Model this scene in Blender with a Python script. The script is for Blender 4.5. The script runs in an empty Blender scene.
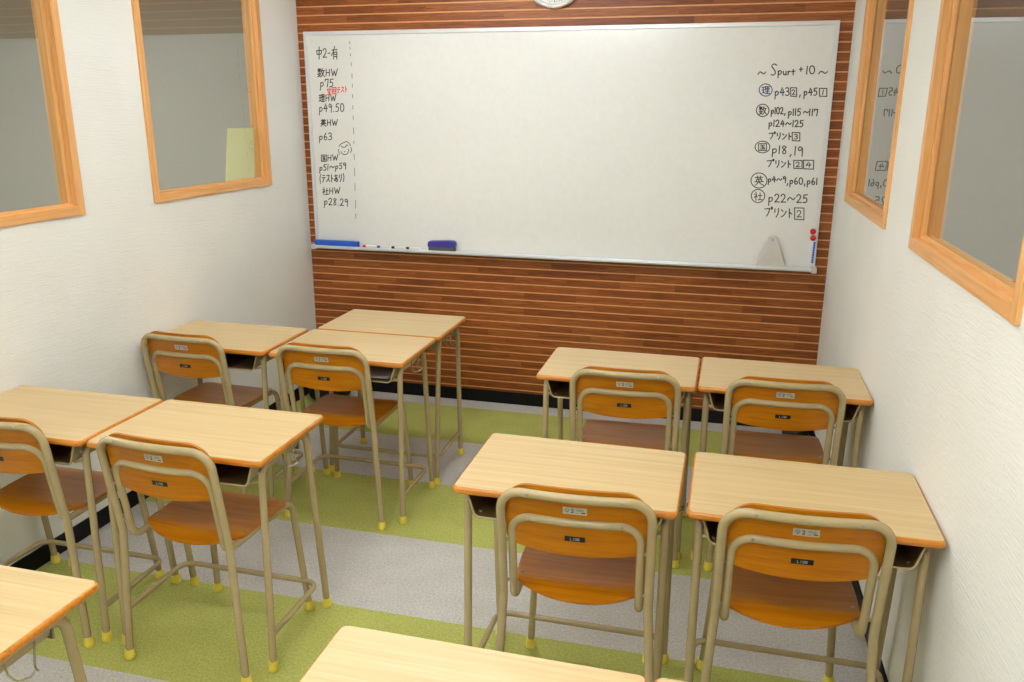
import bpy, bmesh, math, random
from mathutils import Vector, Matrix
random.seed(7)
C = bpy.context.scene.collection
SC = bpy.context.scene
PI = math.pi

# ------------------------------------------------------------------ camera
CAM = Vector((2.41483, -4.45923, 1.68495))
PITCH, YAW, ROLL, FPX = 0.274463, 0.255254, 0.003406, 823.739
cf = Vector((-math.sin(YAW) * math.cos(PITCH), math.cos(YAW) * math.cos(PITCH), -math.sin(PITCH)))
cr0 = Vector((math.cos(YAW), math.sin(YAW), 0))
cu0 = cr0.cross(cf)
cr = math.cos(ROLL) * cr0 + math.sin(ROLL) * cu0
cu = -math.sin(ROLL) * cr0 + math.cos(ROLL) * cu0
cam_data = bpy.data.cameras.new('camera')
cam = bpy.data.objects.new('camera', cam_data)
C.objects.link(cam)
m = Matrix((cr, cu, -cf)).transposed().to_4x4()
m.translation = CAM
cam.matrix_world = m
cam_data.sensor_width = 36
cam_data.lens = 36 * FPX / 1024
cam_data.clip_start = 0.02
SC.camera = cam

# ------------------------------------------------------------------ world, lights, exposure
world = bpy.data.worlds.new('world')
SC.world = world
world.use_nodes = True
world.node_tree.nodes['Background'].inputs[0].default_value = (0.9, 0.95, 1, 1)
world.node_tree.nodes['Background'].inputs[1].default_value = 0.02
SC.view_settings.view_transform = 'Standard'
SC.view_settings.look = 'None'
SC.view_settings.gamma = 1
SC.view_settings.use_curve_mapping = False
SC.view_settings.exposure = 0.36


def area(name, loc, sx, sy, power, col=(1, 0.965, 0.90), rot=(0, 0, 0)):
    d = bpy.data.lights.new(name, 'AREA')
    d.shape = 'RECTANGLE'
    d.size, d.size_y = sx, sy
    d.energy = power
    d.color = col
    o = bpy.data.objects.new(name, d)
    o.location = loc
    o.rotation_euler = rot
    C.objects.link(o)
    return o


area('neighbour_side_light', (-1.6, -2.2, 2.58), 1.2, 0.3, 45)
area('neighbour_side_light', (4.5, -2.2, 2.58), 1.2, 0.3, 26)  # unseen, added to brighten the right-hand panes
# unseen flash, added to throw soft fill off the ceiling
fl = bpy.data.lights.new('added_fill_flash', 'SPOT')
fl.energy = 430
fl.color = (0.95, 0.98, 1.0)
fl.spot_size = math.radians(72)
fl.spot_blend = 0.6
fl.shadow_soft_size = 0.05
flo = bpy.data.objects.new('added_fill_flash', fl)
flo.location = (2.36, -4.45, 1.80)
flo.rotation_euler = Vector((-0.5, 0.75, 1.0)).to_track_quat('-Z', 'Y').to_euler()
C.objects.link(flo)
# the classroom's own fluorescent tubes (built with the ceiling below): (y of the fixture, radiance)
TUBES = [(-1.35, 35.0), (-3.2, 17.0), (-5.0, 36.0)]
TUBE_COL = (0.93, 0.98, 1.02)


def at(px, py, ax, v):
    """point where the sight line through a photo pixel meets the plane coordinate[ax] = v"""
    d = (px - 512) / FPX * cr - (py - 341) / FPX * cu + cf
    t = (v - CAM[ax]) / d[ax]
    return CAM + t * d


# ------------------------------------------------------------------ materials
def lin(c):
    def f(v):
        v /= 255
        return v / 12.92 if v <= 0.04045 else ((v + 0.055) / 1.055) ** 2.4
    return (f(c[0]), f(c[1]), f(c[2]), 1)


class NT:
    def __init__(s, name):
        s.m = bpy.data.materials.new(name)
        s.m.use_nodes = True
        s.t = s.m.node_tree
        s.b = s.t.nodes['Principled BSDF']
        s.tc = None

    def n(s, typ, **kw):
        nd = s.t.nodes.new(typ)
        for k, v in kw.items():
            setattr(nd, k, v)
        return nd

    def l(s, a, b):
        s.t.links.new(a, b)

    def val(s, sock, v):
        if hasattr(v, 'links'):
            s.l(v, sock)
        else:
            sock.default_value = v

    def math(s, op, a, b=0.0, c=0.0):
        nd = s.n('ShaderNodeMath', operation=op)
        for i, v in enumerate((a, b, c)):
            s.val(nd.inputs[i], v)
        return nd.outputs[0]

    def obj(s):
        if not s.tc:
            s.tc = s.n('ShaderNodeTexCoord').outputs['Object']
        return s.tc

    def xyz(s):
        nd = s.n('ShaderNodeSeparateXYZ')
        s.l(s.obj(), nd.inputs[0])
        return nd.outputs

    def vec(s, x, y, z):
        nd = s.n('ShaderNodeCombineXYZ')
        for i, v in enumerate((x, y, z)):
            s.val(nd.inputs[i], v)
        return nd.outputs[0]

    def scaled(s, sc, loc=(0, 0, 0)):
        nd = s.n('ShaderNodeMapping')
        nd.inputs['Scale'].default_value = sc
        nd.inputs['Location'].default_value = loc
        s.l(s.obj(), nd.inputs[0])
        return nd.outputs[0]

    def noise(s, vec, scale=1.0, detail=3.0, rough=0.5, dist=0.0):
        nd = s.n('ShaderNodeTexNoise')
        s.l(vec, nd.inputs['Vector'])
        nd.inputs['Scale'].default_value = scale
        nd.inputs['Detail'].default_value = detail
        nd.inputs['Roughness'].default_value = rough
        nd.inputs['Distortion'].default_value = dist
        return nd.outputs[0]

    def white(s, vec):
        nd = s.n('ShaderNodeTexWhiteNoise', noise_dimensions='3D')
        s.l(vec, nd.inputs['Vector'])
        return nd.outputs['Value']

    def ramp(s, fac, stops):
        nd = s.n('ShaderNodeValToRGB')
        e = nd.color_ramp.elements
        while len(e) < len(stops):
            e.new(0.5)
        for i, (p, c) in enumerate(stops):
            e[i].position = p
            e[i].color = lin(c)
        s.l(fac, nd.inputs[0])
        return nd.outputs[0]

    def mix(s, fac, a, b, mode='MIX'):
        nd = s.n('ShaderNodeMix', data_type='RGBA', blend_type=mode)
        s.val(nd.inputs[0], fac)
        for i, v in ((6, a), (7, b)):
            s.val(nd.inputs[i], v)
        return nd.outputs[2]

    def bump(s, h, strength, dist):
        nd = s.n('ShaderNodeBump')
        nd.inputs['Strength'].default_value = strength
        nd.inputs['Distance'].default_value = dist
        s.l(h, nd.inputs['Height'])
        s.l(nd.outputs[0], s.b.inputs['Normal'])

    def fin(s, col=None, rough=0.5, metal=0.0, spec=None, coat=None):
        if col is not None:
            s.val(s.b.inputs['Base Color'], col)
        s.val(s.b.inputs['Roughness'], rough)
        s.b.inputs['Metallic'].default_value = metal
        if spec is not None:
            s.b.inputs['Specular IOR Level'].default_value = spec
        if coat:
            s.b.inputs['Coat Weight'].default_value = coat
            s.b.inputs['Coat Roughness'].default_value = 0.12
        return s.m


def plain(name, c, rough=0.5, metal=0.0, spec=None, var=0.06):
    t = NT(name)
    n = t.noise(t.scaled((1, 1, 1)), 35, 3)
    lo = tuple(max(0, v * (1 - var)) for v in c)
    hi = tuple(min(255, v * (1 + var * 0.5)) for v in c)
    return t.fin(t.ramp(n, [(0.3, lo), (0.7, hi)]), rough, metal, spec)


def wallpaper():
    t = NT('embossed_white_wallpaper')
    a = t.noise(t.scaled((12, 12, 240)), 1.0, 2, 0.5, 0.5)
    b = t.noise(t.scaled((25, 40, 320)), 1.0, 2, 0.5)
    h = t.math('ADD', a, t.math('MULTIPLY', b, 0.5))
    t.bump(h, 0.48, 0.004)
    return t.fin(t.ramp(t.noise(t.scaled((1, 1, 1)), 3, 2), [(0.3, (240, 239, 233)), (0.7, (244, 243, 238))]), 0.75, 0, 0.25)


def grain(name, dark, mid, light, axis, rough=0.35, coat=None, stretch=2.0, fine=70.0, spec=None):
    """timber with the grain running along one axis"""
    t = NT(name)
    oi = t.n('ShaderNodeObjectInfo').outputs['Random']
    sc = [fine, fine, fine]
    sc[axis] = stretch
    mp = t.scaled(tuple(sc))
    off = t.n('ShaderNodeVectorMath', operation='ADD')
    t.l(mp, off.inputs[0])
    t.l(t.vec(t.math('MULTIPLY', oi, 37.0), t.math('MULTIPLY', oi, 91.0), 0.0), off.inputs[1])
    a = t.noise(off.outputs[0], 1.0, 4, 0.6, 0.4)
    sc2 = [v * 3.1 for v in sc]
    b = t.noise(t.scaled(tuple(sc2)), 1.0, 2, 0.5)
    f = t.math('ADD', t.math('MULTIPLY', a, 0.7), t.math('MULTIPLY', b, 0.3))
    return t.fin(t.ramp(f, [(0.32, dark), (0.5, mid), (0.68, light)]), rough, 0, spec, coat)


def slat_material():
    t = NT('dark_timber_slats')
    x, y, z = t.xyz()
    row = t.math('FLOOR', t.math('DIVIDE', t.math('SUBTRACT', z, SLAT_Z0), SLAT_P))
    rr = t.white(t.vec(row, 3.7, 1.1))
    seg = t.math('FLOOR', t.math('ADD', t.math('DIVIDE', x, 0.30), t.math('MULTIPLY', rr, 5.0)))
    tone = t.white(t.vec(row, seg, 9.3))
    g = t.noise(t.vec(t.math('ADD', t.math('MULTIPLY', x, 7.0), t.math('MULTIPLY', tone, 50)),
                      t.math('MULTIPLY', row, 3.3), t.math('MULTIPLY', z, 170.0)), 1.0, 4, 0.6, 0.9)
    f = t.math('ADD', t.math('MULTIPLY', g, 0.86), t.math('MULTIPLY', tone, 0.17))
    c = t.ramp(f, [(0.3, (100, 47, 15)), (0.52, (140, 75, 29)), (0.75, (172, 103, 50))])
    return t.fin(c, 0.45, 0, 0.35)


def carpet():
    t = NT('striped_carpet_tiles')
    x, y, z = t.xyz()
    k = t.math('FLOOR', t.math('DIVIDE', t.math('MULTIPLY', t.math('ADD', y, STRIPE_Y), -1.0), STRIPE_P))
    par = t.math('MODULO', t.math('ADD', k, 100.0), 2.0)          # 0 -> green, 1 -> grey
    n1 = t.noise(t.scaled((1, 1, 1)), 330, 2, 0.7)
    n2 = t.noise(t.scaled((1, 1, 1)), 110, 3, 0.7)
    n3 = t.noise(t.scaled((1, 1, 1)), 7, 2)
    f = t.math('ADD', t.math('ADD', t.math('MULTIPLY', n1, 0.5), t.math('MULTIPLY', n2, 0.4)), t.math('MULTIPLY', n3, 0.1))
    green = t.ramp(f, [(0.36, (150, 152, 76)), (0.5, (178, 180, 98)), (0.64, (202, 204, 124))])
    grey = t.ramp(f, [(0.36, (162, 158, 151)), (0.5, (194, 190, 184)), (0.64, (222, 219, 213))])
    c = t.mix(par, green, grey)
    t.bump(f, 0.5, 0.004)
    return t.fin(c, 0.95, 0, 0.1)


def pane_material():
    """thin window glass: fresnel mirror over a clear sheet, one clean reflection per pane"""
    t = NT('window_glass')
    t.t.nodes.remove(t.b)
    out = t.t.nodes['Material Output']
    fr = t.n('ShaderNodeFresnel')
    fr.inputs['IOR'].default_value = 1.9
    geo = t.n('ShaderNodeNewGeometry')
    f = fr.outputs[0]
    r = t.math('DIVIDE', t.math('MULTIPLY', f, 2.0), t.math('ADD', f, 1.0))
    r = t.math('MULTIPLY', r, t.math('SUBTRACT', 1.0, geo.outputs['Backfacing']))
    tr = t.n('ShaderNodeBsdfTransparent')
    tr.inputs[0].default_value = (0.93, 0.95, 0.93, 1)
    gl = t.n('ShaderNodeBsdfGlossy')
    gl.inputs['Roughness'].default_value = 0.0
    mx = t.n('ShaderNodeMixShader')
    t.l(r, mx.inputs[0])
    t.l(tr.outputs[0], mx.inputs[1])
    t.l(gl.outputs[0], mx.inputs[2])
    t.l(mx.outputs[0], out.inputs[0])
    return t.m


SLAT_P, SLAT_Z0 = 0.0455, 0.0855
STRIPE_Y, STRIPE_P = 0.1298, 0.505
M = dict(
    wall=wallpaper(), slat=slat_material(),
    groove=plain('light_timber_groove', (222, 154, 98), 0.5),
    carpet=carpet(), black=plain('black_skirting', (11, 10, 11), 0.6, 0, 0.25),
    ceiling=plain('white_ceiling', (236, 234, 228), 0.9),
    frame=grain('light_oak_window_frame', (214, 150, 86), (228, 168, 102), (238, 184, 120), 2, 0.4),
    frame_h=grain('light_oak_window_sill', (214, 150, 86), (228, 168, 102), (238, 184, 120), 1, 0.4),
    glass=pane_material(),
    top=grain('beech_laminate', (198, 168, 118), (207, 179, 130), (215, 190, 144), 0, 0.38, None, 1.2, 75),
    edge=grain('orange_timber_edging', (184, 106, 16), (203, 126, 28), (216, 144, 48), 0, 0.3, 0.3, 3, 120),
    ply=grain('varnished_orange_plywood', (168, 96, 0), (183, 110, 1), (194, 122, 4), 0, 0.33, 0.12, 2.5, 60, 0.35),
    pipe=plain('tan_painted_steel', (176, 157, 115), 0.22, 0, 0.5, 0.02),
    tray=plain('shaded_tray_inside', (84, 66, 38), 0.45, 0, 0.5, 0.03),  # inner tray faces: shade put into a darker tone of the tan steel
    wire=plain('plated_wire', (190, 180, 150), 0.25, 0.7),
    cap=plain('yellow_rubber_cap', (236, 216, 84), 0.55),
    screw=plain('steel_screw', (165, 165, 168), 0.3, 0.9),
    sticker=plain('silver_sticker', (196, 192, 182), 0.4, 0.2),
    tag=plain('black_name_tag', (14, 13, 14), 0.35),
    print=plain('grey_print', (70, 68, 66), 0.6),
    white=plain('white_print', (235, 235, 232), 0.5),
    board=plain('whiteboard_enamel', (236, 235, 230), 0.16, 0, 0.5, 0.01),
    alu=plain('satin_aluminium', (224, 225, 225), 0.3, 0.3, None, 0.01),
    plastic=plain('off_white_plastic', (214, 207, 198), 0.4, 0, None, 0.02),
    ink=plain('black_marker_ink', (50, 47, 34), 0.5),
    inkblue=plain('blue_marker_ink', (62, 74, 112), 0.5),
    inkred=plain('red_marker_ink', (232, 82, 66), 0.5),
    blue=plain('blue_plastic', (36, 96, 205), 0.35),
    navy=plain('indigo_plastic', (62, 52, 150), 0.35),
    felt=plain('grey_felt', (92, 92, 92), 0.9),
    red=plain('red_plastic', (205, 36, 22), 0.25),
    paper=plain('yellow_card', (250, 246, 176), 0.8, 0, None, 0.01),
    greypaper=plain('grey_printed_paper', (168, 164, 160), 0.7),
    bin=plain('charcoal_plastic', (58, 58, 60), 0.5),
    cloth=plain('black_nylon', (16, 16, 18), 0.7),
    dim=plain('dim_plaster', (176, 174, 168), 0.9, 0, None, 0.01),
)


# ------------------------------------------------------------------ mesh helpers
def obj(name, bm, mats, parent=None, smooth=False):
    me = bpy.data.meshes.new(name)
    bmesh.ops.recalc_face_normals(bm, faces=bm.faces[:])
    if smooth:
        for f in bm.faces:
            f.smooth = True
        for e in bm.edges:
            if len(e.link_faces) == 2 and e.calc_face_angle(0) > 0.7:
                e.smooth = False
    bm.to_mesh(me)
    bm.free()
    for mt in (mats if isinstance(mats, (list, tuple)) else [mats]):
        me.materials.append(mt)
    o = bpy.data.objects.new(name, me)
    C.objects.link(o)
    if parent:
        o.parent = parent
    return o


def tag(o, label=None, cat=None, group=None, kind=None):
    if label:
        o['label'] = label
    if cat:
        o['category'] = cat
    if group:
        o['group'] = group
    if kind:
        o['kind'] = kind
    return o


def empty(name, loc=(0, 0, 0), rz=0):
    o = bpy.data.objects.new(name, None)
    o.empty_display_size = 0.1
    o.location = loc
    o.rotation_euler = (0, 0, rz)
    C.objects.link(o)
    return o


def kids(o):
    return [c for c in C.objects if c.parent == o]


def copy_tree(o, parent=None):
    c = o.copy()
    C.objects.link(c)
    if parent:
        c.parent = parent
    for ch in kids(o):
        copy_tree(ch, c)
    return c


def box(bm, x0, x1, y0, y1, z0, z1, mat=0, bev=0.0, seg=2):
    v = [bm.verts.new((x, y, z)) for x in (x0, x1) for y in (y0, y1) for z in (z0, z1)]
    fs = []
    for q in ((0, 1, 3, 2), (4, 6, 7, 5), (0, 4, 5, 1), (2, 3, 7, 6), (0, 2, 6, 4), (1, 5, 7, 3)):
        f = bm.faces.new([v[i] for i in q])
        f.material_index = mat
        fs.append(f)
    if bev:
        es = list({e for f in fs for e in f.edges})
        r = bmesh.ops.bevel(bm, geom=es, offset=bev, segments=seg, affect='EDGES', profile=0.5)
        for f in r['faces']:
            f.material_index = mat
    return v


def fillet(pts, rads, seg=7):
    """round the corners of a polyline"""
    pts = [Vector(p) for p in pts]
    out = [pts[0]]
    for i in range(1, len(pts) - 1):
        p, a, b = pts[i], pts[i - 1], pts[i + 1]
        r = rads[i - 1] if isinstance(rads, (list, tuple)) else rads
        u, v = (a - p).normalized(), (b - p).normalized()
        ang = u.angle(v)
        if r <= 0 or ang > PI - 0.02:
            out.append(p)
            continue
        t = min(r / math.tan(ang / 2), 0.49 * (a - p).length if i > 1 else 0.98 * (a - p).length,
                0.49 * (b - p).length if i < len(pts) - 2 else 0.98 * (b - p).length)
        r = t * math.tan(ang / 2)
        cen = p + (u + v).normalized() * (r / math.sin(ang / 2))
        s, e = p + u * t - cen, p + v * t - cen
        w = s.angle(e)
        for k in range(seg + 1):
            q = k / seg
            out.append(cen + (s * math.sin((1 - q) * w) + e * math.sin(q * w)) / math.sin(w))
    out.append(pts[-1])
    return out


def tube(bm, pts, r, n=12, mat=0, caps=True):
    pts = [Vector(p) for p in pts]
    q = [pts[0]]
    for p in pts[1:]:
        if (p - q[-1]).length > 1e-5:
            q.append(p)
    pts = q
    tang = []
    for i in range(len(pts)):
        a = pts[max(i - 1, 0)]
        b = pts[min(i + 1, len(pts) - 1)]
        tang.append((b - a).normalized())
    ref = Vector((0, 0, 1)) if abs(tang[0].z) < 0.9 else Vector((1, 0, 0))
    nrm = (ref - tang[0] * ref.dot(tang[0])).normalized()
    rings = []
    for i, p in enumerate(pts):
        if i:
            nrm = nrm - tang[i] * nrm.dot(tang[i])
            nrm.normalize()
        bn = tang[i].cross(nrm)
        rr = r[i] if isinstance(r, (list, tuple)) else r
        rings.append([bm.verts.new(p + rr * (math.cos(2 * PI * k / n) * nrm + math.sin(2 * PI * k / n) * bn)) for k in range(n)])
    for i in range(len(rings) - 1):
        for k in range(n):
            f = bm.faces.new((rings[i][k], rings[i][(k + 1) % n], rings[i + 1][(k + 1) % n], rings[i + 1][k]))
            f.material_index = mat
    if caps:
        bm.faces.new(rings[0][::-1]).material_index = mat
        bm.faces.new(rings[-1]).material_index = mat


def lathe(bm, prof, n=24, mat=0, axis='Z', cen=(0, 0, 0)):
    cen = Vector(cen)
    rings = []
    for (r, h) in prof:
        ring = []
        for k in range(n):
            a = 2 * PI * k / n
            if axis == 'Z':
                v = Vector((r * math.cos(a), r * math.sin(a), h))
            else:
                v = Vector((r * math.cos(a), h, r * math.sin(a)))
            ring.append(bm.verts.new(cen + v))
        rings.append(ring)
    for i in range(len(rings) - 1):
        for k in range(n):
            f = bm.faces.new((rings[i][k], rings[i][(k + 1) % n], rings[i + 1][(k + 1) % n], rings[i + 1][k]))
            f.material_index = mat
    for rg in (rings[0], rings[-1]):
        f = bm.faces.new(rg)
        f.material_index = mat


def BM():
    return bmesh.new()


# ------------------------------------------------------------------ the room
RW, AL, AR = 2.926, 0.01316, -0.01835      # room width at the board, slight splay of the side walls
Y1, ZC = -6.2, 2.6
WT = 0.064
WZ0, WZ1 = 1.284, 2.36


def shear(bm, side):
    for v in bm.verts:
        v.co.x += AL * v.co.y if side == 'L' else RW + AR * v.co.y


bm = BM()
box(bm, -3.2, 6.2, Y1 - 0.1, 0.12, -0.05, 0)
tag(obj('floor', bm, M['carpet']), kind='structure')
bm = BM()
box(bm, -3.2, 6.2, Y1 - 0.1, 0.12, ZC, ZC + 0.05)
ceil = tag(obj('ceiling', bm, M['ceiling']), kind='structure')
for ty_, lum in TUBES:
    mt = NT('lit_tube_%d' % int(lum))
    mt.b.inputs['Emission Color'].default_value = TUBE_COL + (1,)
    mt.b.inputs['Emission Strength'].default_value = lum
    mt.b.inputs['Base Color'].default_value = (.8, .8, .8, 1)
    bm = BM()
    box(bm, 0.56, 1.84, ty_ - .05, ty_ + .05, ZC - .035, ZC, 0, .004)
    hs = obj('light_fitting', bm, M['ceiling'], ceil)
    for dy in (-.085, .085):
        bm = BM()
        tube(bm, [(.60, ty_ + dy, ZC - .065), (1.80, ty_ + dy, ZC - .065)], .0155, 16)
        obj('fluorescent_tube', bm, mt.m, hs, True)

# slatted front wall: dark boards over a lighter backing that shows in the gaps
bm = BM()
box(bm, -0.1, RW + 0.1, 0.0015, 0.12, 0, ZC, 1)
z = SLAT_Z0 - SLAT_P
while z < ZC:
    box(bm, 0.0, RW, 0.0, 0.0015, max(z + 0.0072, 0.07), min(z + SLAT_P, ZC), 0)
    z += SLAT_P
tag(obj('wall_front', bm, [M['slat'], M['groove']]), kind='structure')
bm = BM()
box(bm, -0.2, RW + 0.3, Y1 - 0.1, Y1, 0, ZC)
tag(obj('wall_back', bm, M['wall']), kind='structure')

WIN = {'L': [(-1.345, -0.392), (-2.70, -1.752), (-4.06, -3.11)],
       'R': [(-1.345, -0.385), (-2.72, -1.757), (-4.08, -3.12)]}
for side in 'LR':
    bm = BM()
    x0, x1 = (-WT, 0) if side == 'L' else (0, WT)
    ys = [0.12]
    for a, b in WIN[side]:
        ys += [b, a]
    ys.append(Y1)
    for i in range(0, len(ys), 2):
        box(bm, x0, x1, ys[i + 1], ys[i], 0, ZC)
    for a, b in WIN[side]:
        box(bm, x0, x1, a, b, 0, WZ0)
        box(bm, x0, x1, a, b, WZ1, ZC)
    shear(bm, side)
    tag(obj('wall_left' if side == 'L' else 'wall_right', bm, M['wall']), kind='structure')

# skirting boards
bm = BM()
box(bm, 0.0, RW, -0.009, 0.0014, 0, 0.074, 0, 0.002)
tag(obj('baseboard_front', bm, M['black']), kind='structure')
for side in 'LR':
    bm = BM()
    x0, x1 = (-0.004, 0.007) if side == 'L' else (-0.007, 0.004)
    box(bm, x0, x1, Y1, -0.009, 0, 0.074, 0, 0.002)
    shear(bm, side)
    tag(obj('baseboard_left' if side == 'L' else 'baseboard_right', bm, M['black']), kind='structure')

# interior windows
wn = 0
for side in 'LR':
    s = 1 if side == 'L' else -1          # +s points into the classroom
    for a, b in WIN[side]:
        wn += 1
        root = empty('window_%d' % wn)
        tag(root, kind='structure')
        fw = 0.036

        def xb(p, q):
            return (p, q) if p < q else (q, p)
        bm = BM()
        xo = xb(s * 0.010, -s * (WT + 0.010))
        # casing: face frame of four members with a jamb running through the wall
        for (y0, y1) in ((a, a + fw), (b - fw, b)):
            box(bm, xo[0], xo[1], y0, y1, WZ0, WZ1, 0, 0.002)
        for (z0, z1) in ((WZ0, WZ0 + fw), (WZ1 - fw, WZ1)):
            box(bm, xo[0], xo[1], a + fw - 0.001, b - fw + 0.001, z0, z1, 1, 0.002)
        # inner stop bead set back from the face
        st = 0.010
        xi = xb(-s * 0.012, -s * 0.026)
        for (y0, y1) in ((a + fw - 0.001, a + fw + st), (b - fw - st, b - fw + 0.001)):
            box(bm, xi[0], xi[1], y0, y1, WZ0 + fw, WZ1 - fw, 0, 0.0015)
        for (z0, z1) in ((WZ0 + fw - 0.001, WZ0 + fw + st), (WZ1 - fw - st, WZ1 - fw + 0.001)):
            box(bm, xi[0], xi[1], a + fw + st, b - fw - st, z0, z1, 1, 0.0015)
        shear(bm, side)
        obj('window_frame', bm, [M['frame'], M['frame_h']], root)
        bm = BM()
        xg = xb(-s * 0.028, -s * 0.034)
        box(bm, xg[0], xg[1], a + fw - 0.004, b - fw + 0.004, WZ0 + fw - 0.004, WZ1 - fw + 0.004)
        shear(bm, side)
        obj('window_pane', bm, M['glass'], root)

# the dim rooms seen through the panes
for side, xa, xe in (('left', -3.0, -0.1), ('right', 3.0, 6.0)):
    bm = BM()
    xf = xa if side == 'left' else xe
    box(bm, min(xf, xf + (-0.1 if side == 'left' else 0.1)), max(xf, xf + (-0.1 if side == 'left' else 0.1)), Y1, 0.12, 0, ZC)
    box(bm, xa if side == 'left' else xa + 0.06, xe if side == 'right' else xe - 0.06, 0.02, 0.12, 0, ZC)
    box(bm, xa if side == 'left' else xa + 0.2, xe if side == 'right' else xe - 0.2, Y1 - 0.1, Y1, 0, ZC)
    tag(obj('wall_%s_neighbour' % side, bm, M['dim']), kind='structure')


# ------------------------------------------------------------------ whiteboard
def flat_ribbon(bm, pts, w, yoff):
    """a marker stroke lying on the board: pts are (x, z)"""
    pts = [Vector((p[0], p[1])) for p in pts]
    n = len(pts)
    L, R_ = [], []
    for i in range(n):
        a, b = pts[max(i - 1, 0)], pts[min(i + 1, n - 1)]
        t = (b - a)
        if t.length < 1e-7:
            t = Vector((1, 0))
        t.normalize()
        nn = Vector((-t.y, t.x)) * w / 2
        e = -t * w * 0.3 if i == 0 else (t * w * 0.3 if i == n - 1 else Vector((0, 0)))
        L.append(bm.verts.new((pts[i].x + nn.x + e.x, yoff, pts[i].y + nn.y + e.y)))
        R_.append(bm.verts.new((pts[i].x - nn.x + e.x, yoff, pts[i].y - nn.y + e.y)))
    for i in range(n - 1):
        bm.faces.new((L[i], R_[i], R_[i + 1], L[i + 1]))


def smooth2(pts, it=2):
    for _ in range(it):
        if len(pts) < 3:
            return pts
        q = [pts[0]]
        for i in range(len(pts) - 1):
            a, b = pts[i], pts[i + 1]
            q.append((a[0] * 0.75 + b[0] * 0.25, a[1] * 0.75 + b[1] * 0.25))
            q.append((a[0] * 0.25 + b[0] * 0.75, a[1] * 0.25 + b[1] * 0.75))
        q.append(pts[-1])
        pts = q
    return pts


def ell(cx, cy, rx, ry, n=18, a0=-1.9, sweep=6.5):
    return [(cx + rx * math.cos(a0 + sweep * i / n), cy + ry * math.sin(a0 + sweep * i / n)) for i in range(n + 1)]


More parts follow.
